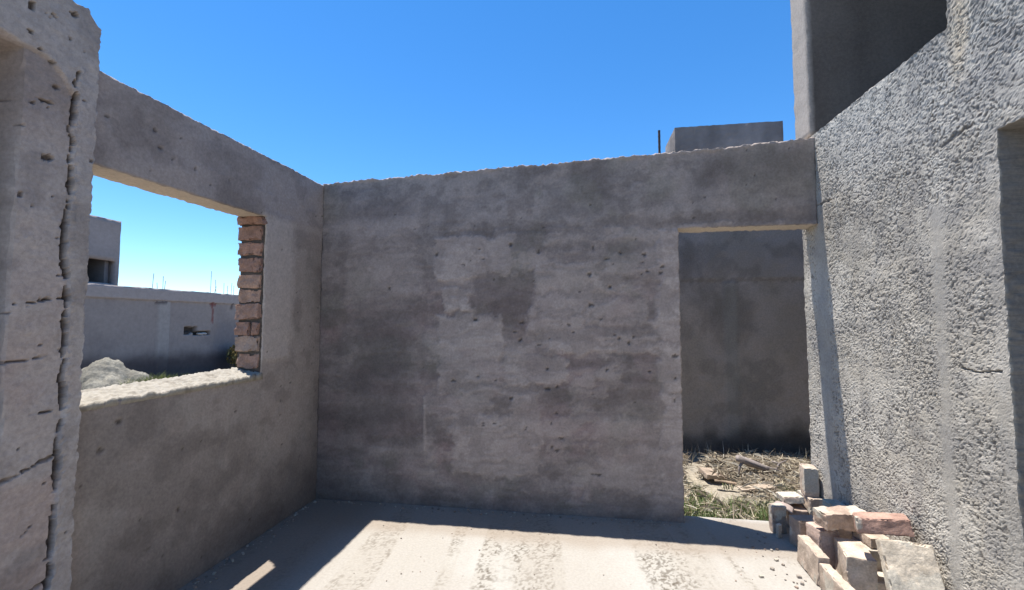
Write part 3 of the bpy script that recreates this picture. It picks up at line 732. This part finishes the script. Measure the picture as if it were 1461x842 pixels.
def blades(name, pts, h0, h1, w, cols, mat, seed, lean=.5, flat=False):
    rr = random.Random(seed); V = []; F = []; Cc = []
    for (x, y, z) in pts:
        h = rr.uniform(h0, h1); a = rr.uniform(0, 2 * math.pi); b = rr.uniform(0, 2 * math.pi)
        dx, dy = math.cos(a) * w / 2, math.sin(a) * w / 2
        if flat:
            t = rr.gauss(0, .16); L = h
            ex, ey, ez = math.cos(b) * L, math.sin(b) * L, t * L
            px, py = -math.sin(b) * w / 2, math.cos(b) * w / 2
            mz = rr.uniform(-.01, .02); o = len(V)
            zz = z + rr.uniform(0, .03) + abs(ez) / 2
            V += [(x - ex/2 - px, y - ey/2 - py, zz - ez/2), (x - ex/2 + px, y - ey/2 + py, zz - ez/2), (x, y, zz + w + mz), 
                  (x + ex/2 - px, y + ey/2 - py, zz + ez/2), (x + ex/2 + px, y + ey/2 + py, zz + ez/2)]
            F += [(o, o+1, o+2), (o, o+2, o+3), (o+1, o+4, o+2), (o+2, o+4, o+3)]; n = 5
        else:
            lx, ly = math.cos(b) * h * lean * rr.random(), math.sin(b) * h * lean * rr.random(); o = len(V)
            V += [(x - dx, y - dy, z), (x + dx, y + dy, z), (x + lx*.4 + dx*.8, y + ly*.4 + dy*.8, z + h*.55), (x + lx*.4 - dx*.8, y + ly*.4 - dy*.8, z + h*.55), (x + lx, y + ly, z + h)]
            F += [(o, o+1, o+2, o+3), (o+3, o+2, o+4)]; n = 5
        c = np.array(rr.choice(cols)) * rr.uniform(.7, 1.25)
        Cc += [c] * n
    return link(name, mesh_np(name, V, F, np.array(Cc), False), mat)

rr = random.Random(3)
STRAW = [(.42, .36, .26), (.34, .28, .2), (.48, .43, .34), (.27, .22, .16), (.2, .16, .12)]
GREEN = [(.13, .19, .065), (.17, .22, .085), (.11, .16, .06), (.15, .2, .075), (.28, .27, .14)]
def gz(x, y): return -.09 + .02 * float(sstep(4.6, 5.8, np.array(y)))
pts = []
while len(pts) < 6000:
    x, y = rr.uniform(.5, 3.3), rr.uniform(4.12, 6.0)
    dens = .28 + .72 * sstep(4.45, 4.95, np.array(y + .25 * (x - 1.5))) 
    if fbm(np.array([x * 2.2]), np.array([y * 2.2]), None, 201, 3)[0] < -.28 or rr.random() > dens: continue
    hump = .10 * math.exp(-((x - 1.9) / .6) ** 2 - ((y - 5.4) / .35) ** 2) + .05
    pts.append((x, y, gz(x, y) + rr.random() * hump))
straw = blades('dry_straw', pts, .03, .19, .006, STRAW, M_straw, 31, flat=True)
tag(straw, 'tangled dry straw and stalks lying over the yard ground', 'straw', kind='stuff')
pts = []
while len(pts) < 4600:
    x, y = rr.uniform(.75, 2.0), rr.uniform(3.97, 4.95)
    if fbm(np.array([x * 3.]), np.array([y * 3.]), None, 203, 3)[0] < -.05 + .5 * max(0, y - 4.4): continue
    pts.append((x, y, gz(x, y) - .01))
tag(blades('grass', pts, .04, .13, .006, GREEN + [(.36, .32, .16)], M_grass, 33, .9), 'short green grass growing outside the doorway', 'grass', kind='stuff')
pts = [(rr.uniform(.7, 3.2), rr.uniform(5.55, 6.02), -.09) for _ in range(420)]
tag(blades('dry_weeds', pts, .06, .24, .008, STRAW + [(.1, .09, .06)], M_straw, 35, .7), 'sparse upright dry weeds at the foot of the shaded yard wall', 'weeds', kind='stuff')
pts = [(-9.72 + rr.gauss(0, .26), 8.95 + rr.gauss(0, .3), -.05) for _ in range(1500)]
tag(blades('yard_grass', pts, .2, .48, .016, [(.20, .22, .07), (.28, .27, .11), (.15, .17, .05)], M_grass, 37, .8), 'yellow green grass at the foot of the sand heap', 'grass', kind='stuff')

# shrub by the boundary wall
sh = empty('shrub', (-11.55, 13.72, -.1), 'dry orange brown shrub against the boundary wall beside the brick jamb', 'shrub')
for k in range(7):
    a = k * .9; rod('stem', [(-11.55 + .3 * math.cos(a) * t, 13.72 + .3 * math.sin(a) * t, -.1 + .75 * t) for t in np.linspace(0, 1, 5)], .014, sh, M_wood, 6, False) if k < 4 else None
pts = []
for _ in range(900):
    p = np.array([rr.gauss(0, 1) for _ in range(3)]); p /= np.linalg.norm(p); r_ = rr.random() ** .4
    pts.append((-11.55 + p[0] * .33 * r_, 13.72 + p[1] * .42 * r_, .42 + p[2] * .42 * r_))
o = blades('foliage', pts, .05, .13, .04, [(.28, .19, .06), (.22, .15, .06), (.12, .1, .04), (.33, .24, .08)], M_grass, 39, 1.2)
o.parent = sh; o.matrix_parent_inverse = Matrix.Translation(-sh.location)

# ================================================================== debris in the yard
def limb(path, radii, seg=8):
    V = []; F = []
    P = [Vector(p) for p in path]
    for i, p in enumerate(P):
        d = (P[min(i + 1, len(P) - 1)] - P[max(i - 1, 0)]).normalized()
        a = d.cross(Vector((0, 0, 1)));  a = a.normalized() if a.length > 1e-3 else Vector((1, 0, 0)); b = d.cross(a)
        for s in range(seg):
            t = 2 * math.pi * s / seg
            rr_ = radii[i] * (1 + .18 * math.sin(3.1 * s + i * 1.7))
            V.append(p + a * math.cos(t) * rr_ + b * math.sin(t) * rr_)
    for i in range(len(P) - 1):
        for s in range(seg):
            F.append((i * seg + s, i * seg + (s + 1) % seg, (i + 1) * seg + (s + 1) % seg, (i + 1) * seg + s))
    F.append(tuple(range(seg))[::-1]); F.append(tuple((len(P) - 1) * seg + s for s in range(seg)))
    return [tuple(v) for v in V], F
def wood(name, parts, col, label, cat):
    V = []; F = []
    for path, rad in parts:
        v, f = limb(path, rad); o = len(V); V += v; F += [tuple(i + o for i in q) for q in f]
    c = np.repeat(np.array(col)[None], len(V), 0) * (1 + .3 * np.random.RandomState(3).uniform(-1, 1, len(V)))[:, None]
    return tag(link(name, mesh_np(name, V, F, c), M_wood), label, cat)
wood('dead_branch', [([(1.60, 5.12, .17), (1.72, 5.15, .12), (1.88, 5.18, .06), (2.05, 5.22, .01), (2.2, 5.24, -.03)], [.035, .034, .03, .026, .014]),
     ([(1.66, 5.13, .14), (1.61, 5.10, .08), (1.60, 5.08, .0)], [.016, .013, .008]),
     ([(2.0, 5.21, .02), (2.06, 5.26, .09), (2.14, 5.28, .12)], [.014, .01, .006]),
     ([(2.06, 5.26, .09), (2.0, 5.3, .1)], [.008, .005])], (.27, .23, .21), 'bleached grey forked branch lying on the straw beyond the doorway', 'branch')
wood('bent_stick', [([(1.0, 4.22, -.06), (1.12, 4.34, -.03), (1.22, 4.5, .02)], [.008, .008, .005])], (.4, .34, .25), 'thin pale stick lying in the grass by the doorway', 'stick')

def brick(name, dims, loc, rot, col, seed, label, cat='brick', group=None, amp=.004, big=.004, mortar=.0, re=.003, step=.008):
    V, F = box_grid(dims, step, seed, amp, re, big)
    p = V + seed * .71
    c = np.repeat(np.array(col)[None], len(V), 0)
    m = fbm(p[:, 0] * 14, p[:, 1] * 14, p[:, 2] * 14, seed, 4)
    c = c * (1 + .45 * m)[:, None]
    if mortar:
        mm = sstep(.02, .16, fbm(p[:, 0] * 9, p[:, 1] * 9, p[:, 2] * 9, seed + 3, 4) + mortar - .3)
        c = mix(c, np.array([.46, .42, .35]), mm * .85)
    o = link(name, mesh_np(name, V, F, c, False), M_brick)
    o.location = loc; o.rotation_euler = [RAD(a) for a in rot]
    return tag(o, label, cat, group)

brick('flat_stone', (.24, .16, .05), (1.36, 5.16, -.02), (12, 8, 20), (.33, .26, .2), 301, 'flat brown stone propped on the straw left of the branch', 'stone')
brick('wood_scrap', (.34, .10, .018), (1.66, 4.80, -.015), (4, -3, 14), (.36, .29, .22), 302, 'flat pale board scrap lying across the straw below the branch', 'board', amp=.003, big=.006, re=.004)
brick('wood_scrap', (.20, .06, .016), (1.42, 4.92, -.02), (-5, 4, -12), (.27, .2, .14), 303, 'small brown board scrap lying left of the pale one on the straw', 'board', amp=.003, big=.006, re=.004)

PALE = (.49, .40, .32); TAN = (.43, .345, .275); RED = (.37, .235, .185); PINKB = (.46, .345, .285); BRN = (.33, .255, .205); GRN = (.33, .345, .29)
G = 'loose bricks heaped by the stucco wall'
def B(d, l, r, c, s, lab, **k): return brick('brick', d, l, r, c, s, lab, 'brick', G, **k)
# along the floor edge of the heap
B((.065, .30, .175), (1.435, 3.21, .088), (0, 3, -3), TAN, 311, 'tan brick stood on its long edge at the front left of the heap', mortar=.22)
B((.06, .28, .15), (1.42, 2.90, .076), (0, 2, -2), TAN, 312, 'tan brick on edge nearest the camera along the floor side', mortar=.12)
B((.145, .28, .23), (1.615, 3.09, .115), (0, 0, -14), PALE, 313, 'pale block with a square top and dark front in the middle of the heap', mortar=.25)
B((.13, .19, .22), (1.765, 3.19, .11), (0, 0, -4), PINKB, 314, 'squat pinkish brick with shaded front, right of the square topped block', mortar=.15)
B((.14, .14, .11), (1.73, 3.005, .055), (0, 0, -10), PALE, 315, 'low pale brick half behind the big leaning slab', mortar=.3)
B((.13, .14, .245), (1.56, 3.34, .123), (0, 0, 8), PINKB, 316, 'pink brick standing upright under the mortar smeared one', mortar=.1)
B((.12, .17, .06), (1.775, 3.20, .253), (0, 0, 3), TAN, 317, 'tan brick hidden under the tilted red brick', mortar=.1)
B((.275, .13, .10), (1.64, 3.27, .335), (2, -3, 7), (.37, .28, .22), 318, 'thick broken brick smeared with old mortar on top of the heap', mortar=.27, big=.009, amp=.007)
B((.255, .13, .085), (1.70, 2.965, .435), (-4, -8, -20), RED, 319, 'red brown brick lying tilted on top against the stucco wall', mortar=.02, big=.007)
B((.16, .12, .20), (1.56, 3.58, .10), (0, 0, 12), BRN, 320, 'brown brick standing behind the front tan one', mortar=.15)
B((.12, .19, .234), (1.78, 3.63, .117), (0, 0, 0), BRN, 321, 'brown brick in shade against the wall under a greenish one', mortar=.1)
B((.10, .13, .07), (1.78, 3.62, .27), (0, 0, 4), GRN, 322, 'small grey green brick set on a brown one by the wall', mortar=.1)
B((.10, .075, .20), (1.465, 3.80, .10), (0, 0, 4), BRN, 323, 'narrow brown brick upright at the far left end of the heap', mortar=.2)
B((.035, .03, .10), (1.43, 3.70, .05), (0, 0, 20), PALE, 324, 'thin pale brick sliver upright on the floor beside the narrow brick', step=.008, re=.005, big=.003)
B((.14, .22, .13), (1.66, 4.00, .065), (0, 0, -6), BRN, 325, 'brown brick flat on the threshold under the pale tilted slab', mortar=.1)
B((.15, .24, .05), (1.655, 4.04, .175), (-9, -6, -8), PALE, 326, 'pale flat brick tilted on a brown one in the doorway', mortar=.35)
B((.105, .19, .22), (1.79, 4.0, .11), (0, 0, 2), TAN, 327, 'tan brick at the wall end carrying the topmost upright one', mortar=.2)
B((.10, .12, .22), (1.785, 4.0, .332), (0, 0, -8), TAN, 328, 'topmost upright brick with a sunlit top at the end of the stucco wall', mortar=.3)
slabb = brick('leaning_slab', (.24, .065, .475), (1.675, 2.665, .212), (-26, 0, -8), (.50, .43, .34), 329, 'large pale rough slab leaning back at the near end of the brick heap', 'slab', None, mortar=.33, big=.008, re=.008)
rc = random.Random(8)
Vc = []; Fc = []; Cc = []; oo = 0
def crumb(x, y, r_, z0=0.0):
    global oo
    b, f = box_grid((2 * r_, 1.6 * r_, 1.3 * r_), r_, rc.randrange(99), r_ * .25, r_ * .3)
    a = rc.uniform(0, 6.28); ca, sa = math.cos(a), math.sin(a)
    b = np.stack([b[:, 0] * ca - b[:, 1] * sa + x, b[:, 0] * sa + b[:, 1] * ca + y, b[:, 2] + z0 + .5 * r_], 1)
    col = np.array(rc.choice([(.3, .26, .22), (.33, .25, .2), (.4, .36, .3), (.22, .18, .15)]))
    Vc.append(b); Fc.append(f + oo); Cc.append(np.repeat(col[None], len(b), 0)); oo += len(b)
for _ in range(45): crumb(rc.uniform(1.15, 1.42) - abs(rc.gauss(0, .06)), rc.uniform(2.7, 3.75), rc.choice([.004, .006, .009, .013]))
for _ in range(150): crumb(rc.uniform(-2.36, .78), BY - .02 - abs(rc.gauss(0, .05)), rc.choice([.003, .004, .006, .009]))
for _ in range(80): crumb(LX + .02 + abs(rc.gauss(0, .05)), rc.uniform(2.4, 3.8), rc.choice([.003, .004, .006, .009]))
for _ in range(60): crumb(rc.uniform(-1.6, 1.3), rc.uniform(2.5, 3.7), rc.choice([.003, .004, .005]))
tag(link('mortar_crumbs', mesh_np('mortar_crumbs', np.concatenate(Vc), np.concatenate(Fc), np.concatenate(Cc), False), M_brick), 'small crumbs of mortar and brick scattered on the floor', 'rubble', kind='stuff')
# broken curved roof tile
def tile():
    V = []; F = []; n = 12; m = 8
    for s, r_ in ((0, .10), (1, .088)):
        for i in range(n + 1):
            a = math.pi * (.12 + .62 * i / n)
            for j in range(m + 1):
                y = -.09 + .18 * j / m * (1 - .12 * math.sin(i * 1.3))
                V.append((r_ * math.cos(a), y, r_ * math.sin(a)))
    w = (n + 1) * (m + 1)
    for i in range(n):
        for j in range(m):
            q = (i * (m+1) + j, i * (m+1) + j + 1, (i+1) * (m+1) + j + 1, (i+1) * (m+1) + j)
            F.append(q[::-1]); F.append(tuple(k + w for k in q))
    for i in range(n):
        for j in (0, m):
            q = (i * (m+1) + j, (i+1) * (m+1) + j, (i+1) * (m+1) + j + w, i * (m+1) + j + w); F.append(q if j else q[::-1])
    for j in range(m):
        for i in (0, n):
            q = (i * (m+1) + j, i * (m+1) + j + 1, i * (m+1) + j + 1 + w, i * (m+1) + j + w); F.append(q[::-1] if i else q)
    o = link('roof_tile', mesh_np('roof_tile', V, F, np.repeat(np.array([.36, .29, .26])[None], len(V), 0)), M_brick)
    o.location = (1.53, 3.88, .075); o.rotation_euler = (RAD(-6), RAD(-18), RAD(-24))
    return tag(o, 'broken curved roof tile propped behind the narrow upright brick', 'roof tile')
tile()

# ================================================================== light, sky, camera
to_sun = Vector((-.25, .115, 1)).normalized()
elev = math.asin(to_sun.z); az = math.atan2(to_sun.x, to_sun.y)
w = bpy.data.worlds.new('World'); scene.world = w; w.use_nodes = True
nt = w.node_tree; bg = nt.nodes['Background']
sky = nt.nodes.new('ShaderNodeTexSky'); sky.sky_type = 'NISHITA'; sky.sun_disc = False
sky.sun_elevation = elev; sky.sun_rotation = az
sky.air_density = 1.0; sky.dust_density = .05; sky.ozone_density = 4.5; sky.altitude = 800
hs = nt.nodes.new('ShaderNodeHueSaturation'); hs.inputs['Saturation'].default_value = 1.26; hs.inputs['Value'].default_value = 1.0
nt.links.new(sky.outputs['Color'], hs.inputs['Color']); nt.links.new(hs.outputs['Color'], bg.inputs['Color']); bg.inputs['Strength'].default_value = .13
L = bpy.data.lights.new('Sun', 'SUN'); L.energy = 5.0; L.angle = RAD(.5); L.color = (1, .955, .89)
so = bpy.data.objects.new('Sun', L); C.objects.link(so); so.rotation_euler = (-to_sun).to_track_quat('-Z', 'Y').to_euler(); so.location = (0, 0, 20)

cam = bpy.data.cameras.new('Camera'); co = bpy.data.objects.new('Camera', cam); C.objects.link(co)
cam.sensor_width = 36; cam.lens = 640 / 1461 * 36; cam.clip_end = 6000; cam.clip_start = .05
co.location = (0, 0, 1.6); co.rotation_euler = (math.pi / 2 + math.atan(38 / 640), 0, math.atan(100 / 640))
scene.camera = co
vs = scene.view_settings; vs.view_transform = 'Standard'; vs.look = 'None'; vs.exposure = .82; vs.gamma = 1; vs.use_curve_mapping = False
scene.cycles.max_bounces = 8; scene.cycles.diffuse_bounces = 5
